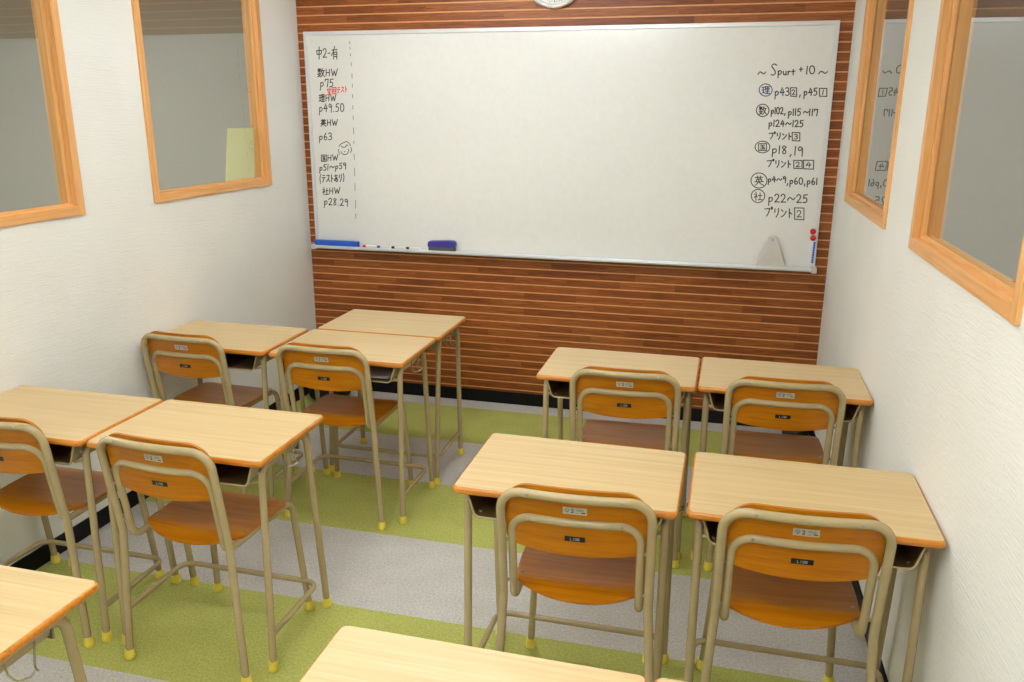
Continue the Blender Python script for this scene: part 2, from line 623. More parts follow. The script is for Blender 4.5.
# handwriting glyphs: strokes in a unit box, x to the right, y down; (advance, [strokes]); 's' prefix = straight
G = {
    '0': (.75, [ell(.5, .5, .42, .5)]),
    '1': (.35, [[(.6, 0), (.45, .5), (.35, 1)]]),
    '2': (.75, [[(.08, .25), (.25, .02), (.6, 0), (.85, .25), (.6, .6), (.1, .98)], [(.1, .98), (.5, .95), (.95, .97)]]),
    '3': (.7, [[(.1, .12), (.45, -.04), (.85, .15), (.7, .42), (.35, .48)], [(.35, .48), (.8, .5), (.9, .8), (.55, 1.03), (.05, .9)]]),
    '4': (.75, [[(.5, 0), (.3, .4), (.05, .62)], [(.05, .62), (.95, .55)], [(.72, .2), (.68, .6), (.62, 1)]]),
    '5': (.75, [[(.25, .05), (.2, .45)], [(.2, .45), (.6, .35), (.85, .65), (.6, .98), (.08, .95)], [(.25, .05), (.9, 0)]]),
    '6': (.7, [[(.6, 0), (.2, .35), (.08, .75), (.35, 1.03), (.8, .9), (.8, .6), (.5, .48), (.15, .68)]]),
    '7': (.65, [[(.08, .3), (.1, .05)], [(.1, .05), (.85, .02)], [(.85, .02), (.8, .5), (.6, 1)]]),
    '8': (.7, [[(.8, .15), (.4, -.04), (.15, .2), (.5, .46), (.85, .72), (.5, 1.03), (.12, .8), (.45, .48), (.85, .15)]]),
    '9': (.7, [[(.8, .2), (.4, -.04), (.1, .25), (.35, .5), (.8, .25)], [(.8, .15), (.8, .6), (.75, 1.08)]]),
    'p': (.75, [[(.2, .45), (.2, .9), (.12, 1.4)], [(.2, .65), (.45, .38), (.85, .5), (.75, .85), (.2, .95)]]),
    'H': (.8, [[(.15, 0), (.12, 1)], [(.85, 0), (.82, 1)], [(.14, .52), (.84, .48)]]),
    'W': (1.1, [[(.05, 0), (.28, 1)], [(.28, 1), (.5, .25)], [(.5, .25), (.7, 1)], [(.7, 1), (.98, -.05)]]),
    'S': (.85, [[(.9, .12), (.5, -.05), (.12, .2), (.5, .48), (.75, .78), (.5, 1.02), (.05, .98)]]),
    'u': (.6, [[(.1, .5), (.12, .9), (.5, 1.02), (.8, .8)], [(.8, .5), (.82, 1)]]),
    'r': (.5, [[(.2, .5), (.2, 1)], [(.2, .75), (.5, .5), (.9, .52)]]),
    't': (.6, [[(.5, .25), (.48, 1)], [(.1, .55), (.95, .48)]]),
    '+': (.7, [[(.5, .2), (.48, .8)], [(.1, .52), (.9, .48)]]),
    '-': (.5, [[(.1, .55), (.9, .5)]]),
    '.': (.4, [[(.3, .95), (.5, 1)]]),
    ',': (.45, [[(.6, .9), (.3, 1.25)]]),
    '~': (1.1, [[(.05, .75), (.25, .35), (.5, .45), (.72, .72), (.97, .4)]]),
    '(': (.4, [[(.7, -.1), (.2, .4), (.55, 1.15)]]),
    ')': (.4, [[(.3, -.1), (.9, .4), (.35, 1.05)]]),
    'chuu': (.95, [[(.05, .3), (.12, .65)], [(.05, .3), (.92, .28)], [(.92, .28), (.85, .6)], [(.12, .65), (.85, .6)], [(.5, -.05), (.48, 1.1)]]),
    'yuu': (1.1, [[(.1, .25), (.95, .2)], [(.55, -.1), (.3, .5), (.02, .75)], [(.4, .45), (.38, 1.1)], [(.4, .45), (.9, .42)], [(.9, .42), (.88, 1.1)], [(.4, .65), (.88, .63)], [(.4, .85), (.88, .83)]]),
    'suu': (1.2, [[(.25, 0), (.25, .5)], [(.02, .2), (.5, .18)], [(.08, .02), (.16, .12)], [(.42, .02), (.34, .12)], [(.05, .45), (.25, .22), (.48, .45)], [(.25, .55), (.12, .8), (.42, 1)], [(.45, .62), (.3, .9), (.02, 1.02)], [(.02, .68), (.52, .62)], [(.68, 0), (.55, .4)], [(.6, .25), (.98, .22)], [(.9, .22), (.75, .7), (.5, 1)], [(.6, .4), (.8, .8), (1, 1.02)]]),
    'ri_k': (1.1, [[(.02, .15), (.38, .12)], [(.04, .5), (.36, .48)], [(.2, .12), (.2, .88)], [(.02, .92), (.4, .82)], [(.48, .05), (.48, .5)], [(.48, .05), (.92, .05)], [(.92, .05), (.92, .5)], [(.48, .28), (.92, .28)], [(.48, .5), (.92, .5)], [(.7, .05), (.7, .98)], [(.48, .74), (.94, .74)], [(.42, .98), (1, .98)]]),
    'ei': (1.1, [[(.1, .18), (.9, .16)], [(.35, .02), (.36, .3)], [(.65, .02), (.64, .3)], [(.25, .4), (.27, .62)], [(.25, .4), (.78, .38)], [(.78, .38), (.76, .62)], [(.05, .64), (.97, .62)], [(.5, .3), (.48, .66), (.1, 1.02)], [(.5, .66), (.7, .88), (.98, 1.02)]]),
    'koku': (1.1, [[(.08, .05), (.08, 1)], [(.08, .05), (.94, .03)], [(.94, .03), (.94, 1)], [(.08, .98), (.94, .98)], [(.28, .25), (.74, .25)], [(.3, .5), (.72, .5)], [(.25, .78), (.77, .78)], [(.5, .25), (.5, .78)], [(.62, .6), (.7, .68)]]),
    'sha': (1.1, [[(.22, 0), (.3, .12)], [(.05, .28), (.45, .26), (.05, .68)], [(.25, .45), (.25, 1.05)], [(.3, .5), (.44, .62)], [(.75, .1), (.74, .95)], [(.55, .45), (.97, .43)], [(.48, .96), (1.02, .95)]]),
    'takara': (1.1, [[(.5, -.02), (.5, .12)], [(.1, .18), (.1, .34)], [(.1, .18), (.92, .18)], [(.92, .18), (.88, .34)], [(.2, .42), (.8, .42)], [(.25, .68), (.78, .68)], [(.5, .42), (.5, 1)], [(.08, 1), (.95, 1)], [(.66, .78), (.76, .88)]]),
    'kai': (1.1, [[(.06, .05), (.08, 1)], [(.06, .05), (.94, .05)], [(.94, .05), (.92, 1)], [(.08, .98), (.92, .98)], [(.3, .32), (.3, .7)], [(.3, .32), (.7, .32)], [(.7, .32), (.7, .7)], [(.3, .7), (.7, .7)]]),
    'te': (.85, [[(.25, .08), (.8, .08)], [(.05, .4), (.95, .38)], [(.55, .4), (.5, .75), (.25, 1.02)]]),
    'su': (.85, [[(.15, .1), (.8, .08)], [(.8, .08), (.55, .6), (.05, .98)], [(.52, .55), (.95, .98)]]),
    'to': (.65, [[(.35, 0), (.35, 1.05)], [(.38, .4), (.85, .62)]]),
    'a': (.9, [[(.1, .22), (.85, .18)], [(.45, 0), (.42, .5), (.5, .95)], [(.72, .4), (.5, .8), (.15, .92), (.1, .68), (.5, .5), (.9, .65), (.85, .9), (.6, 1.02)]]),
    'ri': (.75, [[(.2, .08), (.2, .5)], [(.8, .02), (.78, .6), (.4, 1.05)]]),
    'fu': (.75, [[(.05, .15), (.9, .1)], [(.9, .1), (.75, .55), (.35, 1)]]),
    'maru': (.3, [ell(.4, .12, .3, .12, 10)]),
    'n': (.8, [[(.15, .15), (.4, .35)], [(.1, 1), (.55, .8), (.92, .3)]]),
    'bx': (1, [[(.02, .02), (.04, 1)], [(.02, .02), (.98, .04)], [(.98, .04), (.97, 1.02)], [(.04, .98), (.97, 1.02)]]),
    ' ': (.4, []),
}


def stroke_px(bm, pts, w, curve=True):
    q = smooth2(pts) if curve and len(pts) > 2 and len(pts) < 14 else pts
    P = [at(x, y, 1, INK_Y) for x, y in q]
    flat_ribbon(bm, [(p.x, p.z) for p in P], w, INK_Y)


def glyph_px(bm, g, x0, y0, x1, y1, w):
    """one glyph in a pixel box of the photograph, carried onto the board plane"""
    for st in G[g][1]:
        stroke_px(bm, [(x0 + (x1 - x0) * u, y0 + (y1 - y0) * v) for u, v in st], w)


def write(bm, text, x0, x1, yb0, yb1, h, w=0.0053):
    toks = text.split(' ')
    tot = sum(G[t][0] if t else .4 for t in toks)
    x = x0
    k = (x1 - x0) / tot
    for t in toks:
        adv = (G[t][0] if t else .4) * k
        if t:
            yb = yb0 + (yb1 - yb0) * ((x + adv / 2 - x0) / (x1 - x0))
            hh = h * (1.2 if len(t) > 2 or t in ('ei',) else 1.0)
            glyph_px(bm, t, x + adv * .06, yb - hh + (hh - h) * 0.4, x + adv * .94, yb + (hh - h) * 0.4, w)
        x += adv


BX0, BX1, BZ0, BZ1 = 0.046, 2.864, 0.8885, 2.0965
BT = 0.018
INK_Y = -BT - 0.0006
wb = empty('whiteboard', (0, 0, 0))
tag(wb, 'large white board with aluminium frame and handwritten lists on the slatted wall', 'whiteboard')
bm = BM()
box(bm, BX0 + 0.01, BX1 - 0.01, -BT, -0.0005, BZ0 + 0.01, BZ1 - 0.01)
obj('writing_surface', bm, M['board'], wb)
bm = BM()
fw = 0.021
for a in ((BX0, BX1, BZ1 - fw, BZ1), (BX0, BX1, BZ0, BZ0 + fw)):
    box(bm, a[0], a[1], -0.0255, -0.0005, a[2], a[3], 0, 0.002)
for a in ((BX0, BX0 + fw), (BX1 - fw, BX1)):
    box(bm, a[0], a[1], -0.0255, -0.0005, BZ0 + fw * 0.9, BZ1 - fw * 0.9, 0, 0.002)
obj('board_frame', bm, M['alu'], wb)
# pen tray: an L profile with a low front lip
TZ = 0.903
bm = BM()
prof = [(-0.0255, TZ + .010), (-0.0275, TZ + .010), (-0.0275, TZ), (-0.074, TZ), (-0.074, TZ + .006), (-0.078, TZ + .006), (-0.080, TZ - .004), (-0.076, TZ - .012), (-0.0255, TZ - .016)]
va = [bm.verts.new((BX0 + 0.004, y, z)) for y, z in prof]
vb = [bm.verts.new((BX1 - 0.004, y, z)) for y, z in prof]
for i in range(len(prof)):
    j = (i + 1) % len(prof)
    bm.faces.new((va[i], va[j], vb[j], vb[i]))
bm.faces.new(va)
bm.faces.new(vb[::-1])
obj('pen_tray', bm, M['alu'], wb)
for x0, x1 in ((BX0 - 0.006, BX0 + 0.022), (BX1 - 0.022, BX1 + 0.006)):
    bm = BM()
    box(bm, x0, x1, -0.083, -0.0255, TZ - 0.019, TZ + 0.010, 0, 0.005, 3)
    tag(obj('end_cap', bm, M['plastic'], wb, True), 'off white plastic cap on the pen tray end')

# writing on the left: homework list
for a in (('chuu 2 - yuu', 316, 338, 57.5, 57.5, 9), ('suu H W', 317, 338, 76.3, 75.8, 6.8), ('p 7 5', 319.5, 334, 87, 87, 8),
          ('ri_k H W', 318.5, 336.5, 101.3, 100.8, 6.2), ('p 4 9 . 5 0', 318.5, 344.5, 112, 111.5, 8),
          ('ei H W', 320, 338, 125.8, 125.3, 5.8), ('p 6 3', 318.5, 332.5, 140.3, 139.8, 7),
          ('koku H W', 320.5, 338.5, 161.3, 160, 5.6), ('p 5 1 ~ p 5 9', 319, 346.5, 171, 168.5, 6),
          ('( te su to a ri )', 319.3, 344.5, 182.3, 181.3, 7.2), ('sha H W', 322, 340.5, 194.5, 193.3, 6), ('p 2 8 . 2 9', 323.5, 348.5, 204.8, 206, 7)):
    bm = BM()
    write(bm, *a)
    obj('homework_line', bm, M['ink'], wb)
bm = BM()
write(bm, 'takara kai te su to', 326.5, 347.5, 94.6, 91.5, 5.6, 0.005)
tag(obj('homework_line', bm, M['inkred'], wb), 'small note written in red marker')
# round smiling face doodle
bm = BM()
for st in ([(339, 146.5), (340.5, 144), (344, 142.6), (346.5, 141.2), (349, 143), (350.6, 146)],
           [(338.6, 149), (338.4, 151.5), (339.8, 154)], [(341, 151.5), (342, 153.8), (345, 154.8), (348, 153.6), (348.8, 149.2)],
           [(350.8, 147.5), (351.9, 149.8), (350.5, 152.6)], [(341, 146), (343, 147.6), (345.5, 146.8)], [(345.5, 146.8), (347, 144.2), (347.6, 146)],
           [(344.2, 151.8), (345.2, 151.4)]):
    stroke_px(bm, st, 0.0044)
obj('face_doodle', bm, M['ink'], wb)
bm = BM()
dash = [(41.5, 44), (47, 49.2), (53.6, 56), (62.4, 66), (73.7, 78.5), (84, 87.3), (94.3, 98), (105.3, 109.3), (115.6, 119.6), (127.7, 134),
        (141, 143.8), (153.8, 160), (168, 176), (183.2, 191), (200.4, 208.5), (214, 218.5)]


def dx(y):
    return 349.7 + (y - 42) * (2.4 / 35) if y < 77 else 352.1 + (y - 77) * (3.7 / 139)


faint = plain('faint_marker_ink', (128, 128, 118), 0.5)
for a, b in dash:
    bm = BM()
    stroke_px(bm, [(dx(a), a), (dx(b), b)], 0.0040)
    obj('dash', bm, faint, wb)
# writing on the right: lesson pages
bm = BM()
bb_ = BM()
write(bm, '~', 757, 766.5, 76.5, 76, 7)
write(bm, 'S', 770, 778, 75, 75, 11)
write(bm, 'p u r t', 777, 795.5, 75, 75, 7.5)
write(bm, '+', 798.5, 803.5, 73, 72.5, 7)
write(bm, '1 0', 805.5, 815.5, 74.3, 73.6, 8)
write(bm, '~', 817.5, 828.5, 76, 75.5, 7)


def circled(b, g, cx, cy, rx, ry):
    stroke_px(b, ell(cx, cy, rx, ry, 26), 0.0047)
    glyph_px(b, g, cx - rx * .62, cy - ry * .62, cx + rx * .62, cy + ry * .62, 0.0045)


def boxed(b, g, x0, y0, x1, y1):
    glyph_px(b, 'bx', x0, y0, x1, y1, 0.0047)
    mx = (x0 + x1) / 2
    hw = (x1 - x0) * .26
    glyph_px(b, g, mx - hw, y0 + (y1 - y0) * .24, mx + hw, y1 - (y1 - y0) * .2, 0.0045)


obj('lesson_heading', bm, M['ink'], wb)
bm = BM()
circled(bb_, 'ri_k', 765.7, 90, 6.5, 6.1)
write(bb_, 'p 4 3', 774, 790, 96, 95.5, 8)
boxed(bm, '2', 790.5, 87.5, 796.7, 96.3)
write(bm, ',', 798.5, 801.5, 95.5, 95.5, 7)
write(bm, 'p 4 5', 803, 818, 95.8, 95.3, 7.4)
boxed(bm, '1', 819.3, 88.2, 827, 96.3)
obj('lesson_line', bm, M['ink'], wb)
bm = BM()
circled(bm, 'suu', 762.7, 110.4, 6.3, 6.2)
write(bm, 'p 1 0 2 ,', 770.5, 786, 114, 114, 6.6)
write(bm, 'p 1 1 5', 787.5, 801.5, 115.5, 115.5, 6.8)
write(bm, '~', 802.8, 809, 114.5, 114.5, 5)
write(bm, '1 1 7', 808.5, 818.5, 115.7, 116, 6.8)
obj('lesson_line', bm, M['ink'], wb)
bm = BM()
write(bm, 'p 1 2 4 ~ 1 2 5', 768, 804, 126.5, 127, 6.6)
obj('lesson_line', bm, M['ink'], wb)
bm = BM()
write(bm, 'fu maru ri n to', 768.5, 792, 139, 139.5, 6.6)
boxed(bm, '3', 792, 132.3, 800, 140.8)
obj('lesson_line', bm, M['ink'], wb)
bm = BM()
circled(bm, 'koku', 762.5, 147, 7.4, 5.8)
write(bm, 'p 1 8', 771, 787.5, 153.3, 154.3, 8.2)
write(bm, ',', 788.5, 793, 155, 155, 7)
write(bm, '1 9', 793.5, 804, 155.3, 155.8, 9)
obj('lesson_line', bm, M['ink'], wb)
bm = BM()
write(bm, 'fu maru ri n to', 766.5, 791.5, 166.8, 167.5, 7)
boxed(bm, '2', 793.5, 160.2, 802.3, 168.5)
boxed(bm, '4', 803.2, 160, 813.8, 169)
obj('lesson_line', bm, M['ink'], wb)
bm = BM()
circled(bm, 'ei', 759, 180.5, 8, 7.6)
write(bm, 'p 4 ~ 9', 767.5, 786.5, 182.3, 182.3, 6)
write(bm, ', p 6 0 , p 6 1', 786, 818, 184, 184.8, 6.6)
obj('lesson_line', bm, M['ink'], wb)
bm = BM()
circled(bm, 'sha', 758, 196, 6.7, 6.6)
write(bm, 'p 2 2 ~ 2 5', 767.5, 808.5, 202, 203, 8.2)
obj('lesson_line', bm, M['ink'], wb)
bm = BM()
write(bm, 'fu maru ri n to', 764, 793, 216, 217.5, 8.5)
boxed(bm, '2', 794.3, 207.6, 804.2, 219.5)
obj('lesson_line', bm, M['ink'], wb)
tag(obj('lesson_line', bb_, M['inkblue'], wb), 'lesson pages written in blue marker')

# ---- things on the tray and board
TT = TZ + 0.0005
bm = BM()
box(bm, -0.145, 0.135, -0.016, 0.016, 0, 0.034, 0, 0.005, 3)
o = obj('ruler', bm, M['blue'], None, True)
o.location = (0.20, -0.050, TT)
tag(o, 'long blue plastic bar lying at the left end of the pen tray', 'ruler')
er = empty('eraser', (0.851, -0.050, TT))
tag(er, 'indigo whiteboard eraser with grey felt on the pen tray', 'eraser')
bm = BM()
box(bm, -0.076, 0.076, -0.022, 0.022, 0, 0.026, 0, 0.002)
tag(obj('felt_pad', bm, M['felt'], er), 'grey felt wiping pad')
bm = BM()
prof = [(-0.080, .022), (-0.081, .046), (-0.076, .056), (0.05, .063), (0.074, .061), (0.080, .052), (0.080, .026)]
va = [bm.verts.new((x, -0.024, z)) for x, z in prof]
vb = [bm.verts.new((x, 0.024, z)) for x, z in prof]
for i in range(len(prof)):
    j = (i + 1) % len(prof)
    bm.faces.new((va[i], va[j], vb[j], vb[i]))
bm.faces.new(va)
bm.faces.new(vb[::-1])
bmesh.ops.bevel(bm, geom=bm.edges[:], offset=0.004, segments=3, affect='EDGES')
obj('eraser_body', bm, M['navy'], er, True)

mk_cols = [('red', M['red'], 'red-capped', 0.405), ('blue', M['blue'], 'blue-capped', 0.495), ('black', M['tag'], 'black-capped', 0.585), ('grey', M['print'], 'grey-capped', 0.675)]
where = ['nearest the blue bar', 'second from the blue bar', 'third from the blue bar', 'nearest the eraser']
for i, (nm, mc, cap, x) in enumerate(mk_cols):
    t = empty('marker_pen', (x, -0.052, TT))
    tag(t, 'white %s marker pen on the pen tray, %s' % (cap, where[i]), 'marker', 'marker pens on the tray')
    bm = BM()
    tube(bm, [(-0.022, 0, .008), (.042, 0, .008)], .0078, 12)
    obj('barrel', bm, M['white'], t, True)
    bm = BM()
    tube(bm, [(-0.042, 0, .008), (-.040, 0, .008), (-.0222, 0, .008)], [.006, .0082, .0082], 12)
    tag(obj('cap', bm, mc, t, True), cap.replace('-capped', '') + ' cap')

# off-white wedge-shaped holder standing on the tray
wd = empty('board_cleaner', (2.645, -0.043, TT))
tag(wd, 'off white tapered plastic board cleaner standing on the pen tray', 'board cleaner')
bm = BM()
pr = [(-.073, 0), (.073, 0), (.068, .012), (.022, .142), (.019, .158), (-.019, .158), (-.022, .142), (-.068, .012)]
va = [bm.verts.new((x, -0.022 + 0.012 * z / .158, z)) for x, z in pr]
vb = [bm.verts.new((x, 0.016, z)) for x, z in pr]
for i in range(len(pr)):
    j = (i + 1) % len(pr)
    bm.faces.new((va[i], va[j], vb[j], vb[i]))
bm.faces.new(va)
bm.faces.new(vb[::-1])
bmesh.ops.bevel(bm, geom=bm.edges[:], offset=0.003, segments=2, affect='EDGES')
obj('cleaner_body', bm, M['plastic'], wd)
bm = BM()
lathe(bm, [(.004, 0), (.008, -.001), (.008, -.004), (.005, -.005)], 14, 0, 'Y', (0, -.012, .142))
obj('hanging_stud', bm, plain('grey_plastic_stud', (190, 186, 178), 0.4), wd, True)

for i, (px, py) in enumerate(((813.2, 231.6), (813.2, 238.2))):
    p = at(px, py, 1, -0.03)
    bm = BM()
    lathe(bm, [(.010, 0), (.0135, -.002), (.0150, -.008), (.0140, -.014), (.009, -.0175), (.003, -.0185)], 20, 0, 'Y')
    o = obj('round_magnet', bm, M['red'], None, True)
    o.location = (p.x, -BT - 0.0002, p.z)
    tag(o, ('upper' if i == 0 else 'lower') + ' of the two red round magnets on the board edge', 'magnet', 'red magnets')
NB = 9
for i in range(NB):
    t = i / (NB - 1)
    p = at(814.6 + (812.2 - 814.6) * t, 243.2 + (262.3 - 243.2) * t, 1, -0.028)
    bm = BM()
    lathe(bm, [(.0045, 0), (.0062, -.002), (.0062, -.009), (.0045, -.011)], 12, 0, 'Y')
    o = obj('small_magnet', bm, M['blue'], None, True)
    o.location = (p.x, -BT - 0.0002, p.z)
    pos = ['topmost, just under the red magnets,', 'second from the top', 'third from the top', 'fourth from the top', 'middle one', 'fourth from the bottom', 'third from the bottom', 'second from the bottom', 'lowest, just above the tray,'][i]
    tag(o, 'small blue magnet, %s in the column of nine' % pos, 'magnet', 'blue magnets in a column')

# wall clock, only its lower rim is in the picture
CR = 0.155
ck = empty('wall_clock', (1.474, -0.0005, 2.182 + CR))
tag(ck, 'round white wall clock above the whiteboard, cut by the top edge', 'clock')
bm = BM()
lathe(bm, [(CR - .004, 0), (CR, -.006), (CR, -.026), (CR - .006, -.034), (CR - .016, -.036), (CR - .022, -.030), (CR - .024, -.018), (CR - .024, 0)], 64, 0, 'Y')
obj('rim', bm, plain('clock_white_plastic', (232, 230, 224), 0.35), ck, True)
bm = BM()
lathe(bm, [(.001, -.012), (CR - .024, -.012), (CR - .024, -.014), (.001, -.014)], 48, 0, 'Y')
obj('dial', bm, M['white'], ck)
bm = BM()
for k in range(60):
    a = 2 * PI * k / 60
    r1 = CR - .030
    r0 = r1 - (.012 if k % 5 == 0 else .006)
    flat_ribbon(bm, [(r0 * math.sin(a), r0 * math.cos(a)), (r1 * math.sin(a), r1 * math.cos(a))], .003 if k % 5 == 0 else .0015, -.0146)
obj('minute_marks', bm, M['tag'], ck)
for nm, a, ln, w in (('hour_hand', 0.9, .065, .008), ('minute_hand', -1.1, .10, .005)):
    bm = BM()
    box(bm, -w / 2, w / 2, -.0185, -.0165, -.012, ln, 0, .0005)
    o = obj(nm, bm, M['tag'], ck)
    o.rotation_euler = (0, a, 0)

# yellow card leaning behind the second pane
bm = BM()
q = [(-0.735, 1.321), (-0.475, 1.321), (-0.432, 1.585), (-0.668, 1.587)]
va = [bm.verts.new((-0.046 - (z - 1.32) * .02, y, z)) for y, z in q]
vb = [bm.verts.new((-0.049 - (z - 1.32) * .02, y, z)) for y, z in q]
for i in range(4):
    j = (i + 1) % 4
    bm.faces.new((va[i], va[j], vb[j], vb[i]))
bm.faces.new(va)
bm.faces.new(vb[::-1])
for v in bm.verts:
    v.co.x += AL * v.co.y
tag(obj('card', bm, M['paper']), 'pale yellow card standing behind the glass of the left window by the board', 'card')

# ------------------------------------------------------------------ school desk
DW, DD, DH = 0.598, 0.40, 0.715


def rounded_rect(w, d, r, n=6):
    out = []
    for cx, cy, a0 in ((w / 2 - r, d / 2 - r, 0), (-w / 2 + r, d / 2 - r, PI / 2), (-w / 2 + r, -d / 2 + r, PI), (w / 2 - r, -d / 2 + r, 1.5 * PI)):
        for k in range(n + 1):
            a = a0 + PI / 2 * k / n
            out.append((cx + r * math.cos(a), cy + r * math.sin(a)))
    return out


def make_cap(parent, x, y, z0=0.0, r=0.0165, h=0.034):
    bm = BM()
    lathe(bm, [(r * .86, 0), (r * 1.02, .003), (r * 1.04, .012), (r * .92, .024), (r * .86, h), (r * .70, h)], 18, 0, 'Z', (x, y, z0))
    return tag(obj('foot_cap', bm, M['cap'], parent, True), 'yellow rubber foot cap')


def make_desk():
    root = empty('school_desk')
    t = 0.021
    # edging: a band with a soft profile, top laminate as its own sheet
    bm = BM()
    prof = [(0.010, DH - .0008), (0.0065, DH - .0004), (0.002, DH - .003), (0.0, DH - .008), (0.0, DH - .014), (0.003, DH - .019), (0.008, DH - t)]
    rings = [[bm.verts.new((x, y, z)) for x, y in rounded_rect(DW - 2 * i, DD - 2 * i, 0.019 - min(i, .015))] for i, z in prof]
    n = len(rings[0])
    for a, b in zip(rings, rings[1:]):
        for k in range(n):
            bm.faces.new((a[k], a[(k + 1) % n], b[(k + 1) % n], b[k]))
    bm.faces.new(rings[-1])
    bm.faces.new(rings[0])
    top = obj('tabletop', bm, M['edge'], root, True)
    tag(top, 'orange-edged timber desktop')
    bm = BM()
    r0 = [bm.verts.new((x, y, DH)) for x, y in rounded_rect(DW - 0.012, DD - 0.012, 0.014)]
    r1 = [bm.verts.new((x, y, DH - .0012)) for x, y in rounded_rect(DW - 0.012, DD - 0.012, 0.014)]
    bm.faces.new(r0)
    bm.faces.new(r1[::-1])
    for k in range(n):
        bm.faces.new((r0[k], r1[k], r1[(k + 1) % n], r0[(k + 1) % n]))
    tag(obj('laminate', bm, M['top'], top), 'pale beech laminate surface')
    lx, r = 0.267, 0.0112
    zr = DH - t - r - 0.001
    yf, yb = -0.172, 0.186          # feet
    tf, tb = -0.148, 0.118          # where the legs would meet the rail
    for s in (-1, 1):
        path = fillet([(s * lx, yf, 0.012), (s * lx, tf, zr), (s * lx, tb, zr), (s * lx, yb, 0.012)], 0.045, 8)
        half = len(path) // 2
        for nm, pp, fy in (('leg', path[:half], yf), ('leg', path[half:], yb)):
            bm = BM()
            tube(bm, pp, r, 14)
            lg = obj('leg', bm, M['pipe'], root, True)
            make_cap(lg, s * lx, fy)
        bm = BM()
        tube(bm, [path[half - 1], path[half]], r * .999, 14)
        box(bm, s * lx - .0015 - s * .006, s * lx + .0015 - s * .006, tf + .05, tb - .05, zr - .026, zr, 0)
        obj('side_rail', bm, M['pipe'], root, True)
        # link from front leg to tray
        bm = BM()
        zt = 0.629
        yl = yf + (tf - yf) * zt / zr
        tube(bm, fillet([(s * (lx - .004), yl, zt), (s * (lx - .022), yl - .002, zt), (s * (lx - .040), yl - .006, zt - .004)], .02), .0055, 8)
        obj('tray_link', bm, M['pipe'], root, True)
        bm = BM()
        lathe(bm, [(.0035, .002), (.0042, -.003), (.002, -.005)], 10, 0, 'Y', (s * (lx - .004), yl - .0085, zt + .034))
        tag(obj('bolt', bm, M['screw'], root, True), 'steel bolt head')
        # double wire hook under the rail
        bm = BM()
        x0 = s * (lx + .004)
        hp = [(x0, -.035, zr - .008), (x0, -.030, zr - .038), (x0 + s * .006, -.020, zr - .060), (x0 + s * .030, -.006, zr - .052), (x0 + s * .034, .002, zr - .040),
              (x0 + s * .030, .010, zr - .052), (x0 + s * .006, .024, zr - .060), (x0, .034, zr - .038), (x0, .039, zr - .008)]
        tube(bm, fillet(hp, .012, 4), .0022, 8)
        tag(obj('bag_hook', bm, M['wire'], root, True), 'bare metal wire bag hook')
    # U-shaped stretcher
    bm = BM()
    zs = 0.118
    sx = lx - 0.004
    yl = yf + (tf - yf) * zs / zr
    tube(bm, fillet([(sx, yl + .006, zs), (sx, 0.142, zs), (-sx, 0.142, zs), (-sx, yl + .006, zs)], .045, 8), .0090, 12)
    obj('stretcher', bm, M['pipe'], root, True)
    # book tray, open to the sitter
    bm = BM()
    zt, zb = DH - t - .0005, 0.626
    pr = fillet([(-.258, 0, zt), (-.237, 0, zb), (.237, 0, zb), (.258, 0, zt)], .018, 5)
    pin = fillet([(-.2562, 0, zt), (-.2355, 0, zb + .0016), (.2355, 0, zb + .0016), (.2562, 0, zt)], .017, 5)
    y0, y1 = -0.182, 0.105
    A0 = [bm.verts.new((p.x, y0, p.z)) for p in pr]
    A1 = [bm.verts.new((p.x, y1, p.z)) for p in pr]
    B0 = [bm.verts.new((p.x, y0, p.z)) for p in pin]
    B1 = [bm.verts.new((p.x, y1, p.z)) for p in pin]
    for i in range(len(pr) - 1):
        bm.faces.new((A0[i], A0[i + 1], A1[i + 1], A1[i]))
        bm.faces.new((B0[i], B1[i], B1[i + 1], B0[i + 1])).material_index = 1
        bm.faces.new((A0[i], B0[i], B0[i + 1], A0[i + 1]))
        bm.faces.new((A1[i], A1[i + 1], B1[i + 1], B1[i]))
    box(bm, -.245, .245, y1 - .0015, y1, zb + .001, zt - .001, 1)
    box(bm, -.250, .250, y1, y1 + .001, zb + .0005, zt - .001, 0)
    tube(bm, [(p.x, y0, p.z) for p in pr], .0032, 8)
    for xx in (-.12, 0, .12):
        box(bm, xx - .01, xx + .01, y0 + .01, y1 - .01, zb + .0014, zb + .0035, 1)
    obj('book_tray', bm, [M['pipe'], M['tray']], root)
    return root


